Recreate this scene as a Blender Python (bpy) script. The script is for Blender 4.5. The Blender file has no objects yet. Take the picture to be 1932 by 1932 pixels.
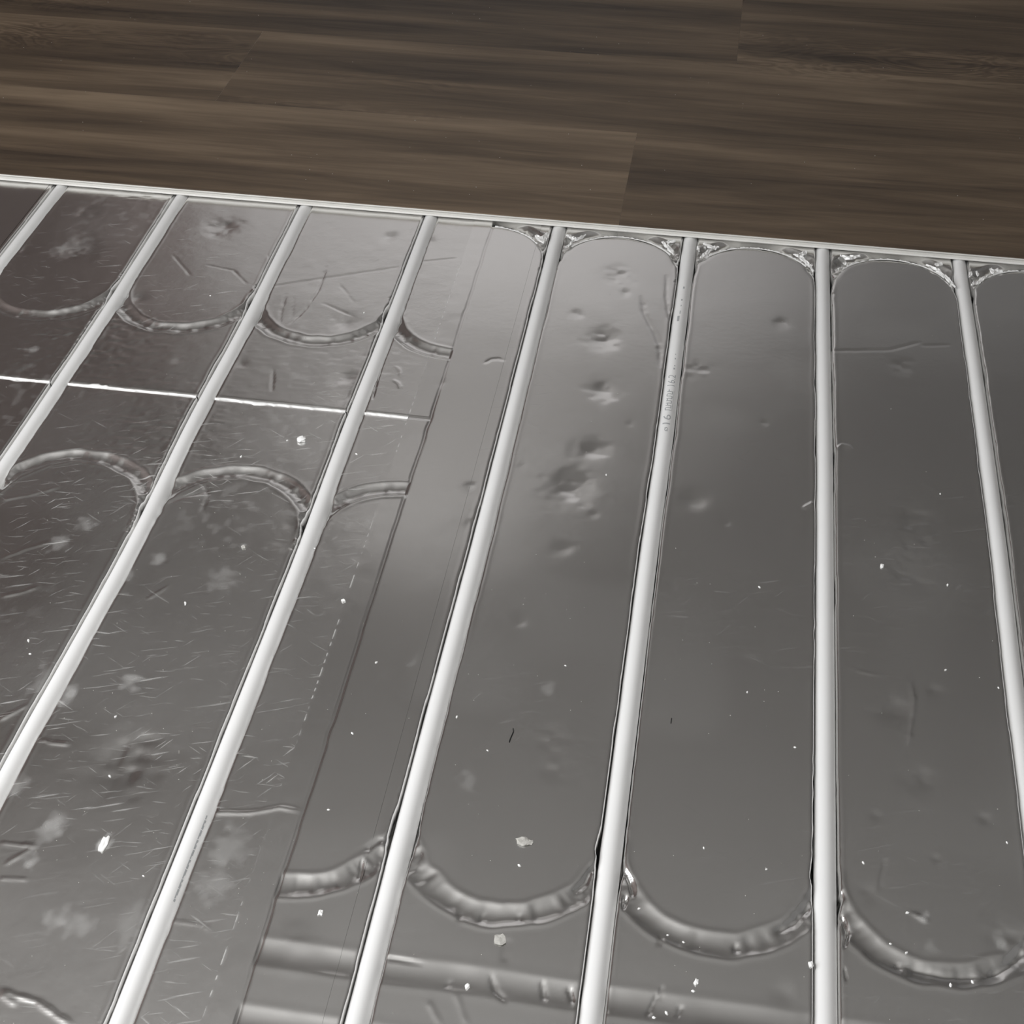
import bpy, bmesh, math, random
import numpy as np
from mathutils import Matrix, Vector

# ------------------------------------------------------------------ camera
F, AZ, TILT, ROLL = 2826.135, 0.149837, 0.856507, 0.006270
CAM = np.array([0.774240, -1.495185, 0.877941])

def rot(a, b, c):
    ca, sa, cb, sb, cc, sc_ = math.cos(a), math.sin(a), math.cos(b), math.sin(b), math.cos(c), math.sin(c)
    rz = np.array([[ca, -sa, 0], [sa, ca, 0], [0, 0, 1]])
    rx = np.array([[1, 0, 0], [0, cb, -sb], [0, sb, cb]])
    rr = np.array([[cc, -sc_, 0], [sc_, cc, 0], [0, 0, 1]])
    return rz @ rx @ rr

CR = rot(AZ, TILT, ROLL)

def at(px, py, z=0.0):
    """where the photograph's point (px, py) lies on the horizontal plane z, in metres"""
    d = CR @ np.array([(px - 966) / F, -(py - 966) / F, -1.0])
    t = (z - CAM[2]) / d[2]
    p = CAM + t * d
    return float(p[0]), float(p[1])

sc = bpy.context.scene
col = sc.collection
cam_d = bpy.data.cameras.new('camera')
cam_d.sensor_width = 36.0
cam_d.sensor_fit = 'HORIZONTAL'
cam_d.lens = F / 1932 * 36.0
cam_d.clip_start = 0.02
cam = bpy.data.objects.new('camera', cam_d)
M = Matrix([list(CR[i]) + [float(CAM[i])] for i in range(3)] + [[0, 0, 0, 1]])
cam.matrix_world = M
col.objects.link(cam)
sc.camera = cam

# ------------------------------------------------------------------ world, lamps, exposure
world = bpy.data.worlds.new('world')
world.use_nodes = True
world.node_tree.nodes['Background'].inputs[0].default_value = (0.80, 0.90, 1.0, 1)
world.node_tree.nodes['Background'].inputs[1].default_value = 1.0
sc.world = world

def area(name, loc, target, sx, sy, watts, color):
    d = bpy.data.lights.new(name, 'AREA')
    d.shape = 'RECTANGLE'
    d.size, d.size_y = sx, sy
    d.energy = watts
    d.color = color
    o = bpy.data.objects.new(name, d)
    o.location = loc
    v = Vector(target) - Vector(loc)
    o.rotation_euler = v.to_track_quat('-Z', 'Y').to_euler()
    col.objects.link(o)
    return o

area('daylight_lamp', (-1.29, -1.60, 1.15), (1.0, -1.60, 1.0), 1.8, 1.5, 33, (0.97, 0.985, 1.0))

def spot(name, loc, target, watts, angle, color):
    d = bpy.data.lights.new(name, 'SPOT')
    d.energy = watts
    d.spot_size = angle
    d.spot_blend = 1.0
    d.shadow_soft_size = 0.05
    d.color = color
    o = bpy.data.objects.new(name, d)
    o.location = loc
    o.rotation_euler = (Vector(target) - Vector(loc)).to_track_quat('-Z', 'Y').to_euler()
    col.objects.link(o)
    return o

pl = bpy.data.lights.new('work_lamp', 'POINT')
pl.energy = 50
pl.shadow_soft_size = 0.14
pl.color = (1.0, 0.99, 0.975)
plo = bpy.data.objects.new('work_lamp', pl)
plo.location = (0.02, -1.28, 1.22)
col.objects.link(plo)

spot('added_wall_fill', (-0.02, 1.2, 1.9), (-0.2, 3.5, 1.95), 118, 1.4, (1.0, 0.985, 0.985))  # added unseen fill, brightens the far wall that the foil mirrors

vs = sc.view_settings
vs.view_transform = 'Standard'
vs.look = 'None'
vs.gamma = 1.0
vs.use_curve_mapping = False
vs.exposure = 0.0

# ------------------------------------------------------------------ helpers
rng = np.random.default_rng(7)
random.seed(7)

def sstep(a, b, x):
    t = np.clip((x - a) / (b - a), 0, 1)
    return t * t * (3 - 2 * t)

_tabs = {}
def vnoise(x, y, scale, seed=0):
    """smooth value noise in [-1, 1]; scale = cells per metre (number or pair)"""
    if seed not in _tabs:
        _tabs[seed] = np.random.default_rng(1000 + seed).uniform(-1, 1, (256, 256)).astype(np.float32)
    T = _tabs[seed]
    sx, sy = scale if isinstance(scale, tuple) else (scale, scale)
    u = x * sx + 57.3
    v = y * sy + 91.7
    iu = np.floor(u).astype(int); iv = np.floor(v).astype(int)
    fu = u - iu; fv = v - iv
    fu = fu * fu * fu * (fu * (fu * 6 - 15) + 10); fv = fv * fv * fv * (fv * (fv * 6 - 15) + 10)
    a = T[iu % 256, iv % 256]; b = T[(iu + 1) % 256, iv % 256]
    c = T[iu % 256, (iv + 1) % 256]; d = T[(iu + 1) % 256, (iv + 1) % 256]
    return (a * (1 - fu) + b * fu) * (1 - fv) + (c * (1 - fu) + d * fu) * fv

def mesh_from(name, verts, faces, mats=(), smooth=True):
    me = bpy.data.meshes.new(name)
    me.from_pydata([tuple(v) for v in verts], [], [tuple(f) for f in faces])
    for m in mats:
        me.materials.append(m)
    if smooth:
        me.polygons.foreach_set('use_smooth', [True] * len(me.polygons))
    me.update()
    return me

def link(name, me, parent=None):
    o = bpy.data.objects.new(name, me)
    col.objects.link(o)
    if parent is not None:
        o.parent = parent
    return o

def empty(name, loc=(0, 0, 0)):
    o = bpy.data.objects.new(name, None)
    o.empty_display_size = 0.05
    o.location = loc
    col.objects.link(o)
    return o

def tag(o, label=None, cat=None, group=None, kind=None):
    if label: o['label'] = label
    if cat: o['category'] = cat
    if group: o['group'] = group
    if kind: o['kind'] = kind
    return o

def box_mesh(name, x0, x1, y0, y1, z0, z1, mat, bevel=0.0):
    bm = bmesh.new()
    bmesh.ops.create_cube(bm, size=1)
    for v in bm.verts:
        v.co = Vector(((x0 + x1) / 2 + v.co.x * (x1 - x0), (y0 + y1) / 2 + v.co.y * (y1 - y0), (z0 + z1) / 2 + v.co.z * (z1 - z0)))
    if bevel:
        bmesh.ops.bevel(bm, geom=bm.edges[:], offset=bevel, segments=1, affect='EDGES')
    me = bpy.data.meshes.new(name)
    bm.to_mesh(me); bm.free()
    me.materials.append(mat)
    return me

# ------------------------------------------------------------------ materials
def mat_new(name):
    m = bpy.data.materials.new(name)
    m.use_nodes = True
    nt = m.node_tree
    return m, nt, nt.nodes['Principled BSDF']

def N(nt, t, **kw):
    n = nt.nodes.new(t)
    for k, v in kw.items():
        setattr(n, k, v)
    return n

def plain(name, color, rough=0.5, spec=0.5, metal=0.0, noise=0.0, nscale=40):
    m, nt, b = mat_new(name)
    b.inputs['Roughness'].default_value = rough
    b.inputs['Specular IOR Level'].default_value = spec
    b.inputs['Metallic'].default_value = metal
    b.inputs['Base Color'].default_value = (*color, 1)
    if noise:
        tc = N(nt, 'ShaderNodeTexCoord')
        nz = N(nt, 'ShaderNodeTexNoise'); nz.inputs['Scale'].default_value = nscale
        nz.inputs['Detail'].default_value = 4
        nt.links.new(tc.outputs['Object'], nz.inputs['Vector'])
        mx = N(nt, 'ShaderNodeMix', data_type='RGBA')
        mx.inputs['A'].default_value = (*[c * (1 - noise) for c in color], 1)
        mx.inputs['B'].default_value = (*[min(1, c * (1 + noise)) for c in color], 1)
        nt.links.new(nz.outputs['Fac'], mx.inputs['Factor'])
        nt.links.new(mx.outputs['Result'], b.inputs['Base Color'])
    return m

def foil_material(name, scratch, rough, tint=(0.80, 0.795, 0.785)):
    m, nt, b = mat_new(name)
    L = nt.links.new
    tc = N(nt, 'ShaderNodeTexCoord')
    # fine scuffs: two families of stretched noise
    sums = None
    for ang, sx, sy, lo in ((0.35, 24, 300, 0.635), (-0.5, 27, 330, 0.665), (0.95, 30, 300, 0.665), (0.05, 34, 330, 0.66)):
        mp = N(nt, 'ShaderNodeMapping'); mp.inputs['Rotation'].default_value = (0, 0, -ang)
        mp2 = N(nt, 'ShaderNodeMapping'); mp2.inputs['Scale'].default_value = (sx, sy, 1)
        L(tc.outputs['Object'], mp.inputs['Vector']); L(mp.outputs['Vector'], mp2.inputs['Vector'])
        nz = N(nt, 'ShaderNodeTexNoise'); nz.inputs['Scale'].default_value = 1.0
        nz.inputs['Detail'].default_value = 2
        L(mp2.outputs['Vector'], nz.inputs['Vector'])
        mr = N(nt, 'ShaderNodeMapRange'); mr.inputs['From Min'].default_value = lo
        mr.inputs['From Max'].default_value = lo + 0.10
        L(nz.outputs['Fac'], mr.inputs['Value'])
        if sums is None:
            sums = mr.outputs['Result']
        else:
            mx = N(nt, 'ShaderNodeMath', operation='MAXIMUM')
            L(sums, mx.inputs[0]); L(mr.outputs['Result'], mx.inputs[1]); sums = mx.outputs[0]
    at_ = N(nt, 'ShaderNodeAttribute'); at_.attribute_name = 'dust'
    wear = N(nt, 'ShaderNodeAttribute'); wear.attribute_name = 'wear'
    sc1 = N(nt, 'ShaderNodeMath', operation='MULTIPLY'); L(sums, sc1.inputs[0]); L(wear.outputs['Fac'], sc1.inputs[1])
    sc2 = N(nt, 'ShaderNodeMath', operation='MULTIPLY'); L(sc1.outputs[0], sc2.inputs[0]); sc2.inputs[1].default_value = scratch
    ad = N(nt, 'ShaderNodeMath', operation='ADD', use_clamp=True); L(sc2.outputs[0], ad.inputs[0]); L(at_.outputs['Fac'], ad.inputs[1])
    # dull dust on the metal: metallic falls, colour goes to light grey
    mc = N(nt, 'ShaderNodeMix', data_type='RGBA')
    mc.inputs['A'].default_value = (*tint, 1); mc.inputs['B'].default_value = (0.62, 0.62, 0.60, 1)
    L(ad.outputs[0], mc.inputs['Factor'])
    L(mc.outputs['Result'], b.inputs['Base Color'])
    mm = N(nt, 'ShaderNodeMath', operation='SUBTRACT'); mm.inputs[0].default_value = 1.0; L(ad.outputs[0], mm.inputs[1])
    L(mm.outputs[0], b.inputs['Metallic'])
    nr = N(nt, 'ShaderNodeTexNoise'); nr.inputs['Scale'].default_value = 9; nr.inputs['Detail'].default_value = 3
    L(tc.outputs['Object'], nr.inputs['Vector'])
    rr = N(nt, 'ShaderNodeMapRange'); rr.inputs['To Min'].default_value = rough - 0.03; rr.inputs['To Max'].default_value = rough + 0.03
    L(nr.outputs['Fac'], rr.inputs['Value'])
    L(rr.outputs['Result'], b.inputs['Roughness'])
    # fine relief
    nb = N(nt, 'ShaderNodeTexNoise'); nb.inputs['Scale'].default_value = 160; nb.inputs['Detail'].default_value = 5
    L(tc.outputs['Object'], nb.inputs['Vector'])
    bp = N(nt, 'ShaderNodeBump'); bp.inputs['Strength'].default_value = 0.03 if scratch > .2 else .010; bp.inputs['Distance'].default_value = 0.002
    L(nb.outputs['Fac'], bp.inputs['Height'])
    L(bp.outputs['Normal'], b.inputs['Normal'])
    return m

def wood_material():
    m, nt, b = mat_new('dark_wood_laminate')
    L = nt.links.new
    tc = N(nt, 'ShaderNodeTexCoord')
    oi = N(nt, 'ShaderNodeObjectInfo')
    mul = N(nt, 'ShaderNodeVectorMath', operation='SCALE'); mul.inputs[0].default_value = (13.7, 7.1, 0)
    L(oi.outputs['Random'], mul.inputs['Scale'])
    add = N(nt, 'ShaderNodeVectorMath', operation='ADD')
    L(tc.outputs['Object'], add.inputs[0]); L(mul.outputs[0], add.inputs[1])
    def stretched(sx, sy, detail, dist=0.0, rough=0.55):
        mp = N(nt, 'ShaderNodeMapping'); mp.inputs['Scale'].default_value = (sx, sy, 1)
        L(add.outputs[0], mp.inputs['Vector'])
        nz = N(nt, 'ShaderNodeTexNoise'); nz.inputs['Scale'].default_value = 1; nz.inputs['Detail'].default_value = detail
        nz.inputs['Distortion'].default_value = dist; nz.inputs['Roughness'].default_value = rough
        L(mp.outputs['Vector'], nz.inputs['Vector'])
        return nz.outputs['Fac']
    broad = stretched(0.9, 11, 4, 0.5)
    mid = stretched(2.6, 34, 5, 1.2, 0.6)
    fine = stretched(9, 300, 4, 0.2, 0.6)
    fig = stretched(5.5, 16, 2, 2.2)
    # flame figure: sine of a warped height, only in patches
    sm = N(nt, 'ShaderNodeMath', operation='MULTIPLY'); sm.inputs[1].default_value = 42; L(fig, sm.inputs[0])
    sn = N(nt, 'ShaderNodeMath', operation='SINE'); L(sm.outputs[0], sn.inputs[0])
    pat = stretched(1.3, 5, 1)
    pr = N(nt, 'ShaderNodeMapRange'); pr.inputs['From Min'].default_value = 0.55; pr.inputs['From Max'].default_value = 0.68
    pr.inputs['To Max'].default_value = 0.07
    L(pat, pr.inputs['Value'])
    fm = N(nt, 'ShaderNodeMath', operation='MULTIPLY'); L(sn.outputs[0], fm.inputs[0]); L(pr.outputs['Result'], fm.inputs[1])
    def lin(a, ka, c):
        q = N(nt, 'ShaderNodeMath', operation='MULTIPLY_ADD'); L(a, q.inputs[0]); q.inputs[1].default_value = ka
        if isinstance(c, float): q.inputs[2].default_value = c
        else: L(c, q.inputs[2])
        return q.outputs[0]
    v = lin(broad, 0.80, -0.12)
    v = lin(mid, 0.36, v)
    v = lin(fine, 0.12, v)
    v = lin(fm.outputs[0], 1.0, v)
    v = lin(oi.outputs['Random'], 0.03, v)
    cr = N(nt, 'ShaderNodeValToRGB')
    e = cr.color_ramp.elements
    e[0].position = 0.34; e[0].color = (0.042, 0.030, 0.0215, 1)
    e[1].position = 0.74; e[1].color = (0.238, 0.177, 0.120, 1)
    x = cr.color_ramp.elements.new(0.53); x.color = (0.118, 0.0845, 0.0565, 1)
    L(v, cr.inputs['Fac'])
    L(cr.outputs['Color'], b.inputs['Base Color'])
    b.inputs['Roughness'].default_value = 0.5
    b.inputs['Specular IOR Level'].default_value = 0.35
    bp = N(nt, 'ShaderNodeBump'); bp.inputs['Strength'].default_value = 0.12; bp.inputs['Distance'].default_value = 0.001
    L(fine, bp.inputs['Height']); L(bp.outputs['Normal'], b.inputs['Normal'])
    return m

M_foil_old = foil_material('scuffed_foil', 0.45, 0.19)
M_foil_new = foil_material('clean_foil', 0.10, 0.16)
M_tape = foil_material('tape_foil', 0.06, 0.16)
M_foam = plain('white_foam', (0.86, 0.86, 0.85), 0.9, 0.2, noise=0.06, nscale=400)
M_core = plain('plank_core', (0.80, 0.79, 0.76), 0.55, 0.4, noise=0.06, nscale=60)
M_pipe = plain('white_plastic', (0.79, 0.79, 0.785), 0.33, 0.5, noise=0.02, nscale=25)
M_ink = plain('grey_ink', (0.40, 0.41, 0.42), 0.6, 0.2)
M_wood = wood_material()
M_slab = plain('screed', (0.36, 0.35, 0.33), 0.9, 0.2, noise=0.2, nscale=12)
M_wall = plain('wall_paint', (0.69, 0.682, 0.682), 0.9, 0.2, noise=0.03, nscale=6)
M_wall_l = plain('brown_wall_paint', (0.36, 0.295, 0.28), 0.9, 0.2, noise=0.08, nscale=5)
M_wall_d = plain('grey_wall_paint', (0.34, 0.335, 0.33), 0.9, 0.2, noise=0.05, nscale=6)
M_ceil = plain('ceiling_paint', (0.62, 0.612, 0.60), 0.9, 0.2, noise=0.02, nscale=6)
M_frame = plain('window_paint', (0.8, 0.8, 0.79), 0.4, 0.5, noise=0.02)
M_crumb = plain('foam_crumb', (0.92, 0.92, 0.91), 0.9, 0.2, noise=0.04, nscale=900)
M_dirt = plain('plaster_dirt', (0.50, 0.49, 0.46), 0.95, 0.1, noise=0.2, nscale=700)
M_dark = plain('dark_fibre', (0.02, 0.02, 0.02), 0.7, 0.3, noise=0.2, nscale=500)

# ------------------------------------------------------------------ room (outside the frame, mirrored by the foil)
RX0, RX1, RY0, RY1, RZ1 = -1.25, 2.9, -3.4, 3.5, 2.5
SLAB_Z = -0.033
STEP_Y = 0.30
bm = bmesh.new()
prof = [(RY0, SLAB_Z - 0.1), (RY1, SLAB_Z - 0.1), (RY1, 0.0), (STEP_Y, 0.0), (STEP_Y, SLAB_Z), (RY0, SLAB_Z)]
a = [bm.verts.new((RX0, y, z)) for y, z in prof]
c = [bm.verts.new((RX1, y, z)) for y, z in prof]
bm.faces.new(a); bm.faces.new(c[::-1])
for i in range(6):
    j = (i + 1) % 6
    bm.faces.new((a[i], c[i], c[j], a[j]))
bmesh.ops.recalc_face_normals(bm, faces=bm.faces[:])
me = bpy.data.meshes.new('floor'); bm.to_mesh(me); bm.free(); me.materials.append(M_slab)
floor = tag(link('floor', me), kind='structure')
floor['label'] = 'screed base under the foil boards and dark wood planks'

tag(link('wall_far', box_mesh('wall_far', RX0 - .1, RX1 + .1, RY1, RY1 + .1, SLAB_Z, RZ1, M_wall)), kind='structure')
tag(link('wall_near', box_mesh('wall_near', RX0 - .1, RX1 + .1, RY0 - .1, RY0, SLAB_Z, RZ1, M_wall_d)), kind='structure')
tag(link('wall_right', box_mesh('wall_right', RX1, RX1 + .1, RY0, RY1, SLAB_Z, RZ1, M_wall_d)), kind='structure')
tag(link('ceiling', box_mesh('ceiling', RX0 - .1, RX1 + .1, RY0 - .1, RY1 + .1, RZ1, RZ1 + .1, M_ceil)), kind='structure')
WY0, WY1, WZ0, WZ1 = -2.55, -0.65, 0.35, 1.95
bm = bmesh.new()
for (y0, y1, z0, z1) in ((RY0, WY0, SLAB_Z, RZ1), (WY1, RY1, SLAB_Z, RZ1), (WY0, WY1, SLAB_Z, WZ0), (WY0, WY1, WZ1, RZ1)):
    r = bmesh.ops.create_cube(bm, size=1)
    for v in r['verts']:
        v.co = Vector((RX0 - .05 + v.co.x * .1, (y0 + y1) / 2 + v.co.y * (y1 - y0), (z0 + z1) / 2 + v.co.z * (z1 - z0)))
me = bpy.data.meshes.new('wall_left'); bm.to_mesh(me); bm.free(); me.materials.append(M_wall_l)
tag(link('wall_left', me), kind='structure')
bm = bmesh.new()
for (y0, y1, z0, z1) in ((WY0, WY0 + .06, WZ0, WZ1), (WY1 - .06, WY1, WZ0, WZ1), (WY0 + .06, WY1 - .06, WZ0, WZ0 + .06), (WY0 + .06, WY1 - .06, WZ1 - .06, WZ1), (-1.62, -1.58, WZ0 + .06, WZ1 - .06)):
    r = bmesh.ops.create_cube(bm, size=1)
    for v in r['verts']:
        v.co = Vector((RX0 - .03 + v.co.x * .06, (y0 + y1) / 2 + v.co.y * (y1 - y0), (z0 + z1) / 2 + v.co.z * (z1 - z0)))
me = bpy.data.meshes.new('window_1'); bm.to_mesh(me); bm.free(); me.materials.append(M_frame)
tag(link('window_1', me), kind='structure')

# ------------------------------------------------------------------ plank floor
PZ0, PZ1 = 0.0011, 0.0092
def plank(x0, x1, y0, y1, front):
    """board with dark top, pale core; the front row shows its click profile"""
    g = 0.00004
    x0 += g; x1 -= g; y1 -= g
    if not front: y0 += g
    e = 0.00010
    # cross-section (y, z), then extruded along x
    if front:
        sec = [(y0 + 0.004, PZ0), (y0 + 0.0035, PZ0 + 0.0042), (y0 + 0.0012, PZ0 + 0.0046), (y0 + 0.0012, PZ1 - 0.0012), (y0, PZ1 - 0.0011), (y0, PZ1 - e), (y0 + e, PZ1)]
        kinds = [1, 1, 1, 1, 0, 0]
    else:
        sec = [(y0, PZ0), (y0, PZ1 - 0.0012), (y0, PZ1 - e), (y0 + e, PZ1)]
        kinds = [0, 0, 0]
    sec += [(y1 - e, PZ1), (y1, PZ1 - e), (y1, PZ1 - 0.0012), (y1, PZ0)]
    kinds += [0, 0, 0, 0, 1]
    n = len(sec)
    vs_, fs, mi = [], [], []
    ox, oy = x0, y0
    for xx in (x0, x1):
        for (yy, zz) in sec:
            vs_.append((xx - ox, yy - oy, zz))
    for i in range(n):
        j = (i + 1) % n
        fs.append((i, j, n + j, n + i)); mi.append(kinds[i])
    fs.append(tuple(range(n))); mi.append(1)
    fs.append(tuple(range(2 * n - 1, n - 1, -1))); mi.append(1)
    me = mesh_from('plank', vs_, fs, (M_wood, M_core), smooth=False)
    bm = bmesh.new(); bm.from_mesh(me); bmesh.ops.recalc_face_normals(bm, faces=bm.faces[:]); bm.to_mesh(me); bm.free()
    me.polygons.foreach_set('material_index', mi); me.update()
    o = link('plank', me, floor)
    o.location = (ox, oy, 0)
    if front:
        # pale tongue of the click joint below the edge
        t = 0.0046
        ps = [(-0.0022, 0.0014), (-0.0026, 0.0024), (-0.0021, 0.0036), (-0.0007, 0.0037), (-0.0004, 0.0016), (0.0011, 0.0016), (0.0040, 0.0018), (0.0040, 0.0010), (0.0004, 0.0008)]
        m = len(ps); v2 = []; f2 = []
        for xx in (0.0, x1 - x0):
            v2 += [(xx, yy, zz) for yy, zz in ps]
        for i in range(m):
            j = (i + 1) % m
            f2.append((i, j, m + j, m + i))
        f2 += [tuple(range(m)), tuple(range(2 * m - 1, m - 1, -1))]
        m2 = mesh_from('locking_tongue', v2, f2, (M_core,), smooth=False)
        bm = bmesh.new(); bm.from_mesh(m2); bmesh.ops.recalc_face_normals(bm, faces=bm.faces[:]); bm.to_mesh(m2); bm.free()
        tg = link('locking_tongue', m2, o)
        tg['label'] = 'off white click tongue along the cut edge'
    return o

EDGE_Y = 0.0085
rows = [EDGE_Y, 0.236] + [0.236 + 0.2225 * i for i in range(1, 15)]
first_joint = [0.668, 0.122, 0.783, 0.36, 0.90, 0.25, 0.70, 0.05, 0.5]
PL = 1.22
for r in range(len(rows) - 1):
    y0, y1 = rows[r], min(rows[r + 1], RY1 - 0.012)
    if y1 - y0 < 0.03: break
    xj = first_joint[r % len(first_joint)] - 3 * PL
    while xj < RX1:
        x0, x1 = max(xj, RX0 + 0.01), min(xj + PL, RX1 - 0.01)
        if x1 - x0 > 0.05:
            plank(x0, x1, y0, y1, r == 0)
        xj += PL

# ------------------------------------------------------------------ foil boards: relief of the grooves, dents and creases
S = 0.15                    # pipe spacing
PR = 0.008                  # pipe radius
PIPE_Z = -0.0072            # pipe axis
SEAM_X, SEAM_Y = 0.5243, -0.3715
offs = {0: [(-1.1, 0), (.1, .0005)],
        1: [(-1.1, -.003), (-.52, -.0035), (-.47, -.0015), (-.24, .0006), (0, -.001)],
        2: [(-1.1, -.003), (-.83, -.0032), (-.73, 0), (-.58, .0038), (-.40, -.0005), (-.25, .0027), (0, 0)],
        3: [(-1.1, 0), (-.87, .0012), (-.70, .002), (-.56, .0026), (-.42, 0), (-.23, .0008), (0, -.0006)],
        4: [(-1.1, .0006), (-.79, 0), (-.68, .0005), (-.52, .0014), (-.2, .0002), (0, -.0003)],
        5: [(-1.1, 0), (-.8, -.0012), (-.5, -.0016), (-.38, 0), (-.2, -.0004), (0, .0003)],
        6: [(-1.1, 0), (-.9, -.0005), (-.7, 0), (-.38, .0006), (-.15, -.0007), (0, -.0008)],
        7: [(-1.1, -.002), (-.62, -.0016), (-.5, .0007), (-.36, .0011), (-.17, .0009), (0, -.0006)]}

def pipe_x(k, y):
    if k not in offs:
        return k * S + 0 * y
    ys = [q[0] for q in offs[k]]; vs_ = [q[1] for q in offs[k]]
    r = 0
    for d in (-.05, -.025, 0, .025, .05):
        r = r + np.interp(y + d, ys, vs_)
    return k * S + r / 5

def seg_dist(x, y, pts):
    best = np.full(x.shape, 9.0); along = np.zeros(x.shape)
    tot = sum(math.dist(pts[i], pts[i + 1]) for i in range(len(pts) - 1)); acc = 0
    for i in range(len(pts) - 1):
        (ax, ay), (bx, by) = pts[i], pts[i + 1]
        dx, dy = bx - ax, by - ay; l2 = dx * dx + dy * dy + 1e-12
        t = np.clip(((x - ax) * dx + (y - ay) * dy) / l2, 0, 1)
        d = np.hypot(x - ax - t * dx, y - ay - t * dy)
        m = d < best
        best = np.where(m, d, best); along = np.where(m, (acc + t * math.sqrt(l2)) / tot, along)
        acc += math.sqrt(l2)
    return best, along

# dents seen in the photograph: x, y, half width in px, depth in mm, crumple
DENTS = [(737, 447, 12, .55, .2), (810, 455, 11, .5, .2), (650, 608, 22, .45, .8), (650, 712, 22, .5, .6), (655, 748, 24, .4, .6), (1090, 593, 9, .3, .5),
         (1140, 640, 22, .5, 1), (1138, 737, 26, .5, .6), (1117, 850, 26, .55, .5), (1078, 920, 34, .75, .7), (1120, 970, 9, .22, .2), (1061, 1035, 15, .25, .4),
         (1310, 942, 22, .45, .3), (1371, 986, 9, .2, .6), (1728, 982, 28, .4, .8), (1712, 1026, 9, .3, .2), (1748, 1021, 9, .32, .2), (1712, 1082, 34, .35, .9),
         (1764, 1303, 10, .35, .2), (1732, 1470, 20, .3, .6), (1690, 1342, 22, .4, .4), (1653, 1539, 7, .25, .2), (1857, 1545, 8, .3, .3), (1765, 1620, 6, .25, .2),
         (1165, 520, 22, .3, .8), (1180, 552, 10, .25, .3), (418, 430, 26, .5, 1), (145, 470, 34, .4, 1), (165, 400, 18, .4, 1), (50, 470, 16, .5, .8),
         (982, 1173, 11, .25, .2), (1034, 1297, 10, .18, .4), (1270, 1105, 9, .18, .3), (1408, 1248, 9, .15, .3), (240, 1430, 42, .7, 1.6), (300, 1052, 13, .3, .6),
         (1475, 610, 12, .22, .3), (1480, 1000, 12, .2, .3), (1443, 798, 8, .2, .2), (1700, 690, 16, .2, .5), (932, 680, 10, .0, 0), (700, 700, 12, .25, .3),
         (835, 722, 12, .25, .5), (265, 560, 12, .35, .6), (50, 700, 30, .3, 1.2), (160, 740, 10, .2, .2), (1560, 1630, 0.1, 0, 0), (1640, 1690, 14, .25, .6),
         (560, 1790, 24, -.35, .3), (1910, 1775, 26, .3, 1), (1480, 1880, 18, .3, .5), (1040, 1395, 22, .15, .8), (1045, 1450, 20, .12, .6), (985, 880, 8, .2, .3),
         (455, 685, 10, .25, .3), (545, 990, 10, .1, .3), (1190, 800, 10, .12, .4), (1315, 700, 20, .1, .8), (890, 920, 14, .25, .4), (900, 985, 26, .15, .5)]
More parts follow.
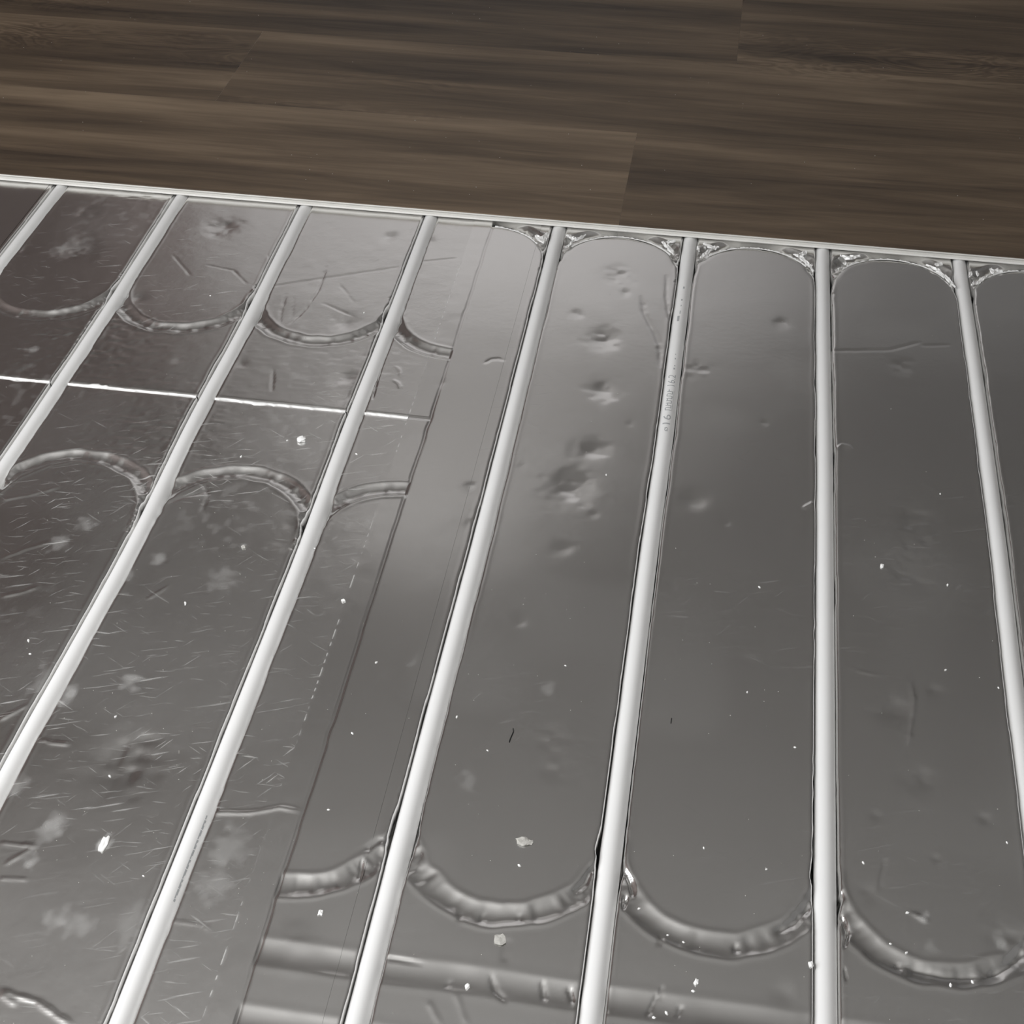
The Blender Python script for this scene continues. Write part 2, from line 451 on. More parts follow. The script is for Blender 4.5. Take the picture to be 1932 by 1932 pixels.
# creases: points in px, half width in mm, height in mm (+ ridge, - groove)
CREASES = [([(478, 546), (590, 528), (752, 504)], 1.5, -.22), ([(795, 494), (862, 487)], 1.5, -.16), ([(616, 503), (600, 548), (576, 584), (546, 612)], 1.3, -.25),
           ([(610, 572), (640, 585), (666, 596)], 1.2, -.22), ([(395, 1533), (470, 1534), (500, 1529), (530, 1524), (562, 1530)], 1.6, .42),
           ([(1210, 560), (1216, 592), (1232, 622), (1244, 650), (1247, 690)], 2.4, -.22), ([(1258, 520), (1257, 560), (1263, 606)], 1.8, -.2),
           ([(1574, 662), (1680, 660), (1735, 646)], 1.8, -.25), ([(1740, 652), (1790, 651)], 1.8, -.2), ([(1718, 1288), (1725, 1320), (1722, 1355), (1714, 1402)], 1.3, .3),
           ([(0, 1868), (35, 1880), (70, 1890), (105, 1915), (135, 1934)], 1.8, .5), ([(0, 1875), (30, 1895)], 1.5, .4), ([(1578, 848), (1588, 839), (1600, 841), (1609, 851)], 1.0, .3),
           ([(0, 944), (60, 933), (112, 919)], 1.3, .3), ([(0, 1590), (70, 1597)], 1.3, .3), ([(0, 1657), (52, 1659)], 1.1, .25), ([(0, 1055), (48, 1036), (105, 1020)], 1.6, .25),
           ([(0, 1127), (40, 1118), (72, 1107)], 1.3, .3), ([(0, 1358), (50, 1331)], 1.5, .4), ([(278, 1130), (300, 1117), (320, 1105)], .9, .25), ([(75, 1394), (100, 1402), (130, 1405)], 1.3, .4),
           ([(915, 685), (926, 678), (940, 676), (950, 680)], 1.8, -.35), ([(745, 690), (755, 700), (757, 712)], 1.2, .25), ([(742, 716), (752, 724), (756, 735)], 1.2, .25),
           ([(10, 1630), (60, 1600)], 1.2, .25), ([(365, 905), (385, 915), (393, 935), (380, 965)], 1.0, -.22), ([(395, 925), (340, 940), (318, 948)], 1.5, -.3),
           ([(703, 752), (715, 705), (722, 680)], 1.0, -.5), ([(1697, 1030), (1614, 1035)], .01, 0), ([(1515, 960), (1534, 948)], 1.6, .35), ([(1720, 1722), (1750, 1738)], 1.3, .4),
           ([(1615, 1265), (1660, 1274)], 1.2, .15), ([(1670, 1620), (1658, 1680)], 1.0, -.2), ([(60, 632), (120, 634), (150, 626)], 1.4, -.35), ([(100, 640), (140, 633)], 1.2, -.3),
           ([(320, 1738), (380, 1744), (398, 1756)], 1, .15), ([(540, 555), (530, 590), (528, 610)], 1, -.15), ([(516, 697), (513, 738)], 1.0, -.2), ([(555, 560), (550, 600)], .9, -.1),
           ([(640, 535), (670, 573)], .9, -.12), ([(505, 480), (520, 520)], .9, -.1), ([(325, 480), (360, 520)], .9, -.15), ([(390, 500), (440, 510), (465, 535)], .9, -.2), ([(20, 655), (70, 660)], 1.4, .35),
           ([(858, 1872), (880, 1932)], 1.5, .2), ([(808, 1890), (830, 1932)], 1.4, .2), ([(955, 1770), (952, 1815)], 2.5, -.2), ([(1250, 1860), (1245, 1885)], 1, -.4), ([(683, 1620), (678, 1660)], .8, -.5),
           ([(1240, 1876), (1222, 1915)], 1.3, -.6), ([(1593, 1825), (1597, 1850)], .9, -.4), ([(1462, 1757), (1500, 1738), (1520, 1716), (1533, 1692)], 3.2, -.95), ([(1080, 1684), (1104, 1662), (1119, 1634)], 2.4, -.95),
           ([(1865, 1842), (1900, 1822), (1934, 1788)], 3.6, -.95), ([(690, 1606), (722, 1580)], 2.4, -.6), ([(1178, 1640), (1192, 1665), (1195, 1690)], 1.2, -1.5),
           ([(1588, 1725), (1600, 1758), (1594, 1785)], 1.2, -1.5), ([(1180, 1690), (1176, 1715)], 1.2, -1.2), ([(1700, 1820), (1780, 1842), (1850, 1842)], 2.2, -.5),
           ([(926, 1838), (935, 1868), (955, 1890)], 1.4, -.5), ([(1022, 1850), (1028, 1886)], 1.4, -.6), ([(1072, 1862), (1082, 1890)], 1.6, -.7), ([(850, 1850), (842, 1862)], 1.4, -.3),
           ([(1284, 1898), (1278, 1918)], 1.6, -.5), ([(728, 1806), (798, 1818)], 1.2, -.5), ([(870, 1722), (866, 1738)], 1.2, -.3), ([(912, 1722), (908, 1740)], 1.2, -.3),
           ([(978, 1722), (980, 1740)], 1.2, -.3), ([(1248, 1765), (1244, 1782)], 1.4, -.5), ([(1386, 1780), (1390, 1795)], 1.6, -.6), ([(1690, 1815), (1700, 1830)], 1.6, -.6)]
DENTS_W = [(at(a_, b_), r_ * 0.00050 * (1.0 if b_ > 700 else 1.25), d_, c_) for a_, b_, r_, d_, c_ in DENTS if r_ > 1 and d_]
CREASES_W = [([at(*q) for q in pts], w_ * 1e-3, h_ * 1.9e-3) for pts, w_, h_ in CREASES if h_]

# arcs: (centre x, centre y, sign) sign -1: the bow bends towards -y
ARCS_A = [(S * (k + .5), -0.187, -1, .0030) for k in (-2, -1, 0, 1, 2, 3)]
ARCS_B = [(S * (k + .5), -0.553, 1, .0026) for k in (-2, -1, 0, 1, 2, 3)]
ARCS_C = [(S * (k + .5), -0.836, -1, .0013) for k in (3, 4, 5, 6, 7, 8)] + [(S * (k + .5), -0.0700, 1, .0042) for k in (3, 4, 5, 6, 7, 8)]

def relief(x, y, board):
    z = np.zeros(x.shape)
    left = board in 'AB'
    # slack of the foil
    amp = 0.00016 if left else 0.00007
    z += amp * (vnoise(x, y, 14, 1) + .5 * vnoise(x, y, 31, 2)) + (0.00004 if left else 0.000006) * vnoise(x, y, 85, 3)
    if left:
        crump = sstep(.1, .8, vnoise(x, y, 6, 4))
        z += crump * 0.00022 * (vnoise(x, y, (70, 240), 5) + .6 * vnoise(x, y, 190, 6))
    for (dx, dy), r, d, c in DENTS_W:
        m = (np.abs(x - dx) < 3.2 * r) & (np.abs(y - dy) < 3.2 * r)
        if not m.any(): continue
        xx, yy = x[m], y[m]
        q = ((xx - dx) ** 2 + ((yy - dy) * .85) ** 2) / (r * r)
        q = q * (1 + .35 * vnoise(xx, yy, 90, 8))
        w = np.exp(-q * 1.1)
        z[m] += w * (-d * 2.0e-3) * (r / 0.012) ** .5 + c * 0.0004 * w * vnoise(xx, yy, 120, 9)
    for pts, w, h in CREASES_W:
        xs = [p_[0] for p_ in pts]; ys = [p_[1] for p_ in pts]
        m = (x > min(xs) - .012) & (x < max(xs) + .012) & (y > min(ys) - .012) & (y < max(ys) + .012)
        if not m.any(): continue
        dd, al = seg_dist(x[m], y[m], pts)
        dd = np.maximum(0, dd + .0006 * vnoise(x[m], y[m], 150, 11))
        z[m] += h * np.exp(-(dd / w) ** 2) * np.clip(np.minimum(al, 1 - al) * 6 + .25, 0, 1)
    # bends
    arcs = ARCS_A if board == 'A' else ARCS_B if board == 'B' else ARCS_C
    for i, (cx, cy, sg, dep) in enumerate(arcs):
        m = (np.abs(x - cx) < .094) & (sg * (y - cy) > -.02) & (sg * (y - cy) < .1)
        if not m.any(): continue
        xx, yy = x[m], y[m]
        rx, ry = xx - cx, yy - cy
        r = np.hypot(rx, ry); th = np.arctan2(sg * ry, rx)
        d = r - S / 2 + .0012 * vnoise(th * .25, r * 0 + i * .37, 22, 12)
        w = .0098 * (1 + .10 * vnoise(th * .2, r * 0 + i * .71, 30, 13))
        t = np.clip(np.abs(d) / w, 0, 1)
        top = board == 'C' and sg > 0
        g = -dep * (1 - t * t) ** (0.9 if top else 1.35)
        g *= sstep(-.03, .35, np.sin(th))
        # creases of the stretched foil across the bend
        spring = 1 - sstep(.2, .9, np.sin(th))
        inside = (1 - t * t)
        g += inside * (.00045 * vnoise(th * .3, r, (42, 45), 14 + i % 3) + .0010 * spring * vnoise(th * .4, r, (75, 90), 17) + .0004 * spring * vnoise(xx, yy, 260, 18))
        lip = np.exp(-((np.abs(d) - w) / .0022) ** 2) * (.00026 - .0005 * (0 if not top else 1))
        z[m] = np.where(t < 1, np.minimum(z[m] + g, z[m] + .0006), z[m]) + lip * sstep(-.05, .2, np.sin(th))
    if board == 'C':
        for cy, dep in ((-.963, .0010), (-1.013, .0010)):
            d = y - cy + .0008 * vnoise(x, y * 0, 16, 21)
            t = np.clip(np.abs(d) / .0105, 0, 1)
            cre = vnoise(x, y, (60, 12), 22) * .00022 + .0005 * np.maximum(0, vnoise(x, y * .2, (38, 20), 23) - .35)
            z += np.where(t < 1, -dep * (1 - t * t) ** 1.2 + (1 - t * t) * cre, 0)
            z += .00008 * np.exp(-((np.abs(d) - .0118) / .003) ** 2)
    # pipe channels
    for k in range(-2, 10):
        cx = pipe_x(k, y)
        d = x - cx
        m = np.abs(d) < .02
        if not m.any(): continue
        dd, yy, zz = d[m], y[m], z[m]
        side = np.where(dd > 0, 1.0, -1.0)
        wob = vnoise(yy, side * .35 + k * .83, (26, 1), 31) * .0006 + vnoise(yy, side * .55 + k * .63, (90, 1), 32) * .00022
        if left: wob = wob * 1.1
        hw = .00840 + np.maximum(-.0003, wob)
        if not left: hw = hw + .0002
        # mouths where bends meet the channel
        for yc in ((-.20,) if board == 'A' else (-.54,) if board == 'B' else (-.85, -.055)):
            hw = hw + .0016 * np.exp(-((yy - yc + side * .004) / .016) ** 2) * (1 + .6 * vnoise(yy, side * .9 + k * .41, (120, 1), 33))
        a_ = np.abs(dd)
        wall = sstep(-.0003, .0004, hw - a_)
        inner = PIPE_Z - np.sqrt(np.maximum(0, hw * hw - np.minimum(a_, hw) ** 2))
        u = np.clip((a_ - hw) / .0026, 0, 1)
        lip = -.0011 * (1 - u) ** 2.2 + .00009 * np.exp(-((a_ - hw - .0035) / .0016) ** 2)
        base = zz + lip
        z[m] = np.where(wall > 0, np.minimum(base, base * (1 - wall) + inner * wall), base)
    return z

def smudge(x, y, board):
    """plaster dust and chalky rubs on the foil, 0..1"""
    d = np.zeros(x.shape)
    spots = [(195, 1590, 7, 1.2), (100, 1560, 15, .42), (130, 1313, 13, .5), (240, 1085, 9, .4), (435, 1597, 20, .22), (405, 1665, 18, .22), (140, 465, 24, .2), (115, 470, 16, .2),
             (300, 1052, 9, .35), (460, 1033, 5, .6), (60, 1625, 8, .4), (245, 1288, 12, .4), (165, 988, 14, .3), (110, 1025, 14, .25), (105, 1735, 12, .3), (25, 1480, 15, .3),
             (560, 840, 1, 0), (985, 1588, 5, .5), (1755, 1783, 8, .3), (1890, 1778, 9, .4), (780, 1250, 6, .15), (420, 1090, 18, .2), (90, 1280, 18, .2), (1030, 1300, 8, .2), (885, 1470, 12, .15),
             (1742, 1733, 6, .5), (890, 922, 7, .3), (330, 680, 10, .15), (60, 660, 10, .35), (765, 938, 5, .7), (150, 1745, 14, .25), (250, 1745, 20, .15)]
    for px, py, r, s in spots:
        if not s: continue
        cx, cy = at(px, py); rr = r * .0006
        m = (np.abs(x - cx) < 4 * rr) & (np.abs(y - cy) < 4 * rr)
        if not m.any(): continue
        q = np.hypot(x[m] - cx, (y[m] - cy) * .75) / rr
        d[m] += s * .6 * np.clip(1.25 - q + .6 * vnoise(x[m], y[m], 170, 41), 0, 1)
    if board == 'C' and x.min() > .49 and x.max() < .6:
        d += .75 * np.exp(-((x - .5025) / .0008) ** 2) * sstep(-.2, .5, vnoise(x, y, (2, 260), 46)) * sstep(-.5, .2, vnoise(x, y, 12, 47))
    if board in 'AB':
        haze = .016 + .035 * sstep(-.1, .9, vnoise(x, y, 9, 42)) + .07 * sstep(.3, .9, vnoise(x, y, 140, 43)) * sstep(0, .6, vnoise(x, y, 7, 44))
        d += haze
        xs = np.minimum(x, .5)
    else:
        d += .022 + .025 * sstep(.2, .9, vnoise(x, y, 11, 45))
    return np.clip(d, 0, .95)

def columns(x0, x1):
    xs = [x0]
    while xs[-1] < x1:
        q = xs[-1]
        k = round(q / S)
        near = abs(q - k * S)
        vis = -.30 < q < 1.22
        if not vis: st = .006 if near > .016 else .002
        else: st = .00072 if .0055 < near < .0155 else (.0016 if near > .0155 else .0022)
        xs.append(q + st)
    xs[-1] = x1
    return np.array(xs)

def rows_of(y0, y1):
    ys = [y0]
    while ys[-1] < y1:
        q = ys[-1]
        st = .0016 if -1.06 < q < -.06 else (.0011 if -.06 <= q < .012 else .02)
        ys.append(q + st)
    ys[-1] = y1
    return np.array(ys)

def grid_mesh(name, xs, ys, board, mat, extra=None, wear=1.0):
    X, Y = np.meshgrid(xs, ys)
    Z = relief(X, Y, board) if board != 'tape' else extra(X, Y)
    dust = smudge(X, Y, board if board != 'tape' else 'C')
    if board != 'tape':
        if extra is not None: Z = extra(X, Y, Z)
    nx, ny = len(xs), len(ys)
    co = np.stack([X, Y, Z], -1).reshape(-1, 3).astype(np.float32)
    idx = np.arange(nx * ny).reshape(ny, nx)
    q = np.stack([idx[:-1, :-1], idx[:-1, 1:], idx[1:, 1:], idx[1:, :-1]], -1).reshape(-1, 4)
    me = bpy.data.meshes.new(name)
    me.vertices.add(nx * ny); me.vertices.foreach_set('co', co.ravel())
    nq = len(q)
    me.loops.add(nq * 4); me.loops.foreach_set('vertex_index', q.ravel().astype(np.int32))
    me.polygons.add(nq)
    me.polygons.foreach_set('loop_start', np.arange(0, nq * 4, 4, dtype=np.int32))
    me.polygons.foreach_set('loop_total', np.full(nq, 4, dtype=np.int32))
    me.update(calc_edges=True)
    me.polygons.foreach_set('use_smooth', np.ones(nq, dtype=bool))
    at1 = me.attributes.new('dust', 'FLOAT', 'POINT'); at1.data.foreach_set('value', dust.ravel().astype(np.float32))
    at2 = me.attributes.new('wear', 'FLOAT', 'POINT')
    wv = np.full(X.shape, wear) * (.12 + 1.0 * sstep(-.25, .8, vnoise(X, Y, 8, 51)) * (.5 + .5 * sstep(-.6, .6, vnoise(X, Y, 37, 52))))
    at2.data.foreach_set('value', np.clip(wv, 0, 1).ravel().astype(np.float32))
    me.materials.append(mat)
    me.update()
    return me

BX0, BX1 = -0.375, 1.425
CORE_Z = -0.0205
TOP_Y = 0.27
def board(letter, x0, x1, y0, y1, mat, label, wear):
    root = empty('insulation_board', ((x0 + x1) / 2, (y0 + y1) / 2, SLAB_Z))
    tag(root, label, 'insulation board', 'foil faced underfloor heating boards')
    def edges(X, Y, Z):
        # the foil rolls over slightly at the board's own edges
        e = np.minimum.reduce([X - x0, x1 - X, Y - y0, y1 - Y])
        return Z - .0012 * np.exp(-np.maximum(e, 0) / .0012)
    f = link('foil_facing', grid_mesh('foil_facing', columns(x0, x1), rows_of(y0, y1), letter, mat, edges, wear))
    f.parent = root; f.matrix_parent_inverse = Matrix.Translation(-root.location)
    cme = box_mesh('foam_core', x0, x1, y0, y1, SLAB_Z, CORE_Z, M_foam)
    cf = link('foam_core', cme); cf.parent = root; cf.matrix_parent_inverse = Matrix.Translation(-root.location)
    cf['label'] = 'white foam under the foil'
    return root

def child(o, root):
    o.parent = root
    o.matrix_parent_inverse = Matrix.Translation(-root.location)
    return o

bA = board('A', BX0, SEAM_X - .0005, SEAM_Y + .0009, TOP_Y, M_foil_old, 'scuffed foil board at upper left between the white seam and wood floor', .6)
bB = board('B', BX0, SEAM_X - .0005, -1.30, SEAM_Y - .0009, M_foil_old, 'scratched foil board at lower left below the white seam', 1.0)
bC = board('C', SEAM_X + .0005, BX1, -1.30, TOP_Y, M_foil_new, 'smoother foil board on the right with rounded islands and cross channels', .8)

# white foam showing along the joint of the two left boards
def ragged_strip(xa, xb, y, wfun, zt, mat, name):
    n = max(2, int((xb - xa) / .0011))
    vv, ff = [], []
    for i in range(n + 1):
        x = xa + (xb - xa) * i / n
        up, dn = wfun(x)
        vv += [(x, y - dn, -.004), (x, y - dn, zt - .0003), (x, y + (up - dn) / 2, zt + .0003), (x, y + up, zt - .0003), (x, y + up, -.004)]
    for i in range(n):
        for j in range(4):
            a_ = i * 5 + j
            ff.append((a_, a_ + 5, a_ + 6, a_ + 1))
    return mesh_from(name, vv, ff, (mat,))

def seam_w(x):
    n1 = float(vnoise(np.array(x), np.array(.3), 130, 61)); n2 = float(vnoise(np.array(x), np.array(.9), 45, 62)); n3 = float(vnoise(np.array(x), np.array(1.7), 210, 63))
    up = .0004 + .0003 * n2 + .0010 * max(0, n1); dn = .0004 + .0003 * n1 + .0016 * max(0, n3)
    for cx, w, h in ((.357, .022, .0030), (.405, .028, .0020), (.190, .014, 0)):
        dn += h * math.exp(-((x - cx) / w) ** 4) * (.8 + .3 * n3)
    for cx, w, h in ((.191, .010, .0035), (.30, .006, .0006)):
        up += h * math.exp(-((x - cx) / w) ** 4) * (.8 + .5 * n3)
    if x > .462: dn += .0022 * (x - .462) / .04; up += .0006
    return up, dn
for k in range(-2, 4):
    xa = BX0 if k == -2 else (k - 0) * S - 0 + .0095 + float(pipe_x(k, np.array(SEAM_Y))) - k * S
    xb = .503 if k == 3 else float(pipe_x(k + 1, np.array(SEAM_Y))) - .0095
    if k == -2: xa, xb = BX0, -2 * S - .0095
    o = child(link('foam_edge', ragged_strip(xa, xb, SEAM_Y, seam_w, .0004, M_crumb, 'foam_edge')), bB)
    if k == -2: o2 = child(link('foam_edge', ragged_strip(-2 * S + .0095, -S - .0095, SEAM_Y, seam_w, .0004, M_crumb, 'foam_edge')), bB)

# ------------------------------------------------------------------ foil tape over the joints
def tape_relief(X, Y):
    zl_a = relief(X, Y, 'A'); zl_b = relief(X, Y, 'B'); zr = relief(X, Y, 'C')
    z = np.where(X < SEAM_X, np.where(Y > SEAM_Y, zl_a, zl_b), zr)
    z = z + .00028
    z -= .0011 * np.exp(-((X - SEAM_X - .0006 * vnoise(Y, Y * 0, 60, 71)) / .0011) ** 2) * (.45 + .55 * sstep(-.3, .5, vnoise(Y, Y * 0 + .5, 9, 72)))
    z -= .0010 * np.exp(-((Y - SEAM_Y) / .0016) ** 2) * (X < SEAM_X)
    return z
def tape_mesh(x0, x1, y0, y1, fn, name):
    xs = np.arange(x0, x1 + 1e-6, .00115); ys = rows_of(y0, y1)
    return grid_mesh(name, xs, ys, 'tape', M_tape, fn, .5)
t1 = link('seam_tape', tape_mesh(.5025, .580, -1.28, .03, tape_relief, 'seam_tape'))
tag(t1, 'wide strip of smooth foil tape over the long joint between boards', 'tape')
def tape2_relief(X, Y):
    return relief(X, Y, 'A') + .0003
t2 = link('seam_tape', tape_mesh(-.037, -.0125, -.366, .03, tape2_relief, 'seam_tape'))
tag(t2, 'narrow foil tape strip beside the leftmost pipe', 'tape')

# ------------------------------------------------------------------ pipes
def pipe_mesh(k, y0, y1):
    ys = np.arange(y0, y1, .012)
    seg = 40
    vv, ff = [], []
    cx = pipe_x(k, ys)
    for i, y in enumerate(ys):
        for j in range(seg):
            a_ = 2 * math.pi * j / seg
            vv.append((cx[i] + PR * math.cos(a_), y, PIPE_Z + PR * math.sin(a_) - 0.0))
    for i in range(len(ys) - 1):
        for j in range(seg):
            a_, b_ = i * seg + j, i * seg + (j + 1) % seg
            ff.append((a_, b_, b_ + seg, a_ + seg))
    ff.append(tuple(range(seg))); n = (len(ys) - 1) * seg
    ff.append(tuple(range(n + seg - 1, n - 1, -1)))
    me = mesh_from('pipe_body', vv, ff, (M_pipe,))
    return me
PLAB = ['short leftmost white pipe crossing the upper left corner of the boards',
        'second white pipe from the left, leaving at the left edge',
        'third white pipe from the left, crossing the white foam seam',
        'white pipe just left of the foil tape, with a dotted print',
        'white pipe just right of the foil tape',
        'white pipe with grey printed lettering near its upper end',
        'white pipe running straight up and down, third from the right edge'.replace('third', 'second'),
        'rightmost white pipe, running off the right edge']
pipes = []
for k in range(8):
    root = empty('heating_pipe', (k * S, -.5, PIPE_Z))
    tag(root, PLAB[k], 'pipe', 'white heating pipes in the board channels')
    child(link('pipe_body', pipe_mesh(k, -1.28, .26)), root)
    pipes.append(root)

def on_pipe(k, y, ang, lift=.00005):
    """point on the pipe's skin; ang from the top, positive to the right"""
    r = PR + lift
    return (float(pipe_x(k, np.array(y))) + r * math.sin(ang), y, PIPE_Z + r * math.cos(ang))

def stroke_patch(vv, ff, k, ya, yb, a0, a1):
    n = 3
    b = len(vv)
    for i in range(n + 1):
        a_ = a0 + (a1 - a0) * i / n
        vv.append(on_pipe(k, ya, a_)); vv.append(on_pipe(k, yb, a_))
    for i in range(n):
        ff.append((b + 2 * i, b + 2 * i + 2, b + 2 * i + 3, b + 2 * i + 1))

def text_patch(vv, ff, txt, k, ya, yb, a_base, a_top):
    """lettering read up the pipe: line runs to +y, letter tops to the left"""
    cu = bpy.data.curves.new('print', 'FONT'); cu.body = txt; cu.resolution_u = 3
    to = bpy.data.objects.new('print', cu); col.objects.link(to)
    bpy.context.view_layer.update()
    me = bpy.data.meshes.new_from_object(to.evaluated_get(bpy.context.evaluated_depsgraph_get()))
    bm = bmesh.new(); bm.from_mesh(me)
    bmesh.ops.triangulate(bm, faces=bm.faces[:])
    for _ in range(3):
        bmesh.ops.subdivide_edges(bm, edges=[e_ for e_ in bm.edges if e_.calc_length() > .09], cuts=1)
        bmesh.ops.triangulate(bm, faces=bm.faces[:])
    bm.to_mesh(me); bm.free()
    xs = [v.co.x for v in me.vertices]; ysv = [v.co.y for v in me.vertices]
    x0, x1, y0, y1 = min(xs), max(xs), min(ysv), max(ysv)
    b = len(vv)
    for v in me.vertices:
        u = (v.co.x - x0) / (x1 - x0); w = (v.co.y - y0) / (y1 - y0)
        vv.append(on_pipe(k, ya + (yb - ya) * u, a_base + (a_top - a_base) * w))
    for p in me.polygons:
        ff.append(tuple(b + i for i in p.vertices))
    bpy.data.objects.remove(to); bpy.data.curves.remove(cu); bpy.data.meshes.remove(me)

def yk(py, px=1262):
    return at(px, py, -0.001)[1]
vv, ff = [], []
AB, AT = .42, -.52
text_patch(vv, ff, 'ø', 5, yk(817), yk(809), .25, -.2)
text_patch(vv, ff, '16', 5, yk(803), yk(785), AB, AT)
for i in range(9):                                   # worn, unreadable lettering
    ya = yk(777 - i * 4.4); yb = yk(777 - i * 4.4 - 1.4)
    stroke_patch(vv, ff, 5, ya, yb, .30, -.40)
    if i % 2 == 0: stroke_patch(vv, ff, 5, yb, yk(777 - (i + 1) * 4.4), -.32 + .1 * (i % 3), -.45 + .1 * (i % 3))
    else: stroke_patch(vv, ff, 5, yb, yk(777 - (i + 1) * 4.4), .32, .2)
stroke_patch(vv, ff, 5, yk(777), yk(738), .46, .42)
text_patch(vv, ff, '16.2', 5, yk(730), yk(709), AB, AT)
for py, w, a0, a1 in ((700, 3, .2, .0), (694, 2, .2, .05), (681, 3, .15, .02), (672, 1.5, .1, .0), (608, 10, -.05, -.35), (594, 6, .0, -.12), (580, 3, .0, -.1), (569, 3, .05, -.15), (546, 4, .1, -.1)):
    stroke_patch(vv, ff, 5, yk(py, 1275), yk(py - w, 1275), a0, a1)
pm = child(link('printed_marking', mesh_from('printed_marking', vv, ff, (M_ink,), smooth=False)), pipes[5])
pm['label'] = 'faded grey printed lettering'; pm['kind'] = 'stuff'
vv, ff = [], []
for i in range(26):
    py = 1700 - i * 6.2
    y = at(330 + i * 2.4, py)[1]
    stroke_patch(vv, ff, 3, y, y + .0022 + .0014 * (i % 3), .78 - .07 * (i % 2), .60)
pm = child(link('printed_marking', mesh_from('printed_marking', vv, ff, (M_ink,), smooth=False)), pipes[3])
pm['label'] = 'dotted grey print'; pm['kind'] = 'stuff'

# ------------------------------------------------------------------ torn, crumpled foil at the bends under the plank edge
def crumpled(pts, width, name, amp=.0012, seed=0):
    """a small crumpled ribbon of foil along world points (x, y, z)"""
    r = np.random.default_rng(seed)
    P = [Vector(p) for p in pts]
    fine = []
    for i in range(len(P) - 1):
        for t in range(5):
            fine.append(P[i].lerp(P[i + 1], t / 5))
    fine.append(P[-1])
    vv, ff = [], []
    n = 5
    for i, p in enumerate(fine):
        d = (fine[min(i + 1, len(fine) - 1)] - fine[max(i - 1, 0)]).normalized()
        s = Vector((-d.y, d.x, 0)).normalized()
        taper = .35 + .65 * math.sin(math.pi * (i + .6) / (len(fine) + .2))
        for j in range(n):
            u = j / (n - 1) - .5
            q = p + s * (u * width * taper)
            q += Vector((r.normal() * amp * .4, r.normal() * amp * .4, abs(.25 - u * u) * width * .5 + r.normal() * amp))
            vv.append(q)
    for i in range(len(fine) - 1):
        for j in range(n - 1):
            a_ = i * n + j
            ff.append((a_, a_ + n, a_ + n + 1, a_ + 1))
    return mesh_from(name, vv, ff, (M_foil_glint,), smooth=False)
M_foil_glint = plain('foil_edge_glint', (0.86, 0.86, 0.85), 0.42, 0.5, 0.1, noise=0.08, nscale=300)  # near-white base colour paints the reflected light on the foil edges
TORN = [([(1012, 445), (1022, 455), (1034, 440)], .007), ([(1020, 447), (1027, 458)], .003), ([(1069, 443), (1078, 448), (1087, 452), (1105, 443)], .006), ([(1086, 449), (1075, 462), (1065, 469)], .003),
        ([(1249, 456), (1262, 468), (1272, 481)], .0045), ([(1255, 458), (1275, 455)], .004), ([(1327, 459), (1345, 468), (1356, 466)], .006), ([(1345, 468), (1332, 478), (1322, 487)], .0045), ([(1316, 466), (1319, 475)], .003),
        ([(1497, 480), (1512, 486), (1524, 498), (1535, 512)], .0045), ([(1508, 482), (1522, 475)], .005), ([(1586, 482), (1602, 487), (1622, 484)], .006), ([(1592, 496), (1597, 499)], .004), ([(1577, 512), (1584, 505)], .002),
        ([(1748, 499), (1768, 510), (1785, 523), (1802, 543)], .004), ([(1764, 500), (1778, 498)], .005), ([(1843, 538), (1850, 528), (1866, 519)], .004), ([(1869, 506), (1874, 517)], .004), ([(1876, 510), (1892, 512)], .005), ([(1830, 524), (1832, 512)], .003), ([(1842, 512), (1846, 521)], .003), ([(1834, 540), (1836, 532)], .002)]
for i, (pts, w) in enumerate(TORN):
    o = child(link('torn_foil_glint', crumpled([(*at(px, py, .001), .0010) for px, py in pts], w * 1.25, 'torn_foil_glint', .0007, 100 + i)), bC)

# ragged ribbons painting the plank edge's reflection on the upper corners of each island
def arc_glint(cx, cy, r0, r1, t0, t1, seed):
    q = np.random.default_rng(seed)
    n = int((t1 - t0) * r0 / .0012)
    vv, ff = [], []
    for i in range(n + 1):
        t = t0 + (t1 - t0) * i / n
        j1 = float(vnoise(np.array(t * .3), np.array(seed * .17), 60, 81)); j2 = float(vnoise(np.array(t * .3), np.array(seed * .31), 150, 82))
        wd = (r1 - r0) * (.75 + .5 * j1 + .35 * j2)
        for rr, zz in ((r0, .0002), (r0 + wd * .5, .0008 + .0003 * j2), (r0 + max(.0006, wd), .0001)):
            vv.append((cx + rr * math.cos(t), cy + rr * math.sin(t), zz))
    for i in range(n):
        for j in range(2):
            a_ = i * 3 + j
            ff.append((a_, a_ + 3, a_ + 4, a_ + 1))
    return mesh_from('torn_foil_glint', vv, ff, (M_foil_glint,), smooth=False)
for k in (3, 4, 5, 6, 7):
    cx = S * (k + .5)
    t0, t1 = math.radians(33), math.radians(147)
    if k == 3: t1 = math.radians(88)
    child(link('torn_foil_glint', arc_glint(cx, -.070, .0652, .0688, t0, t1, 200 + k)), bC)

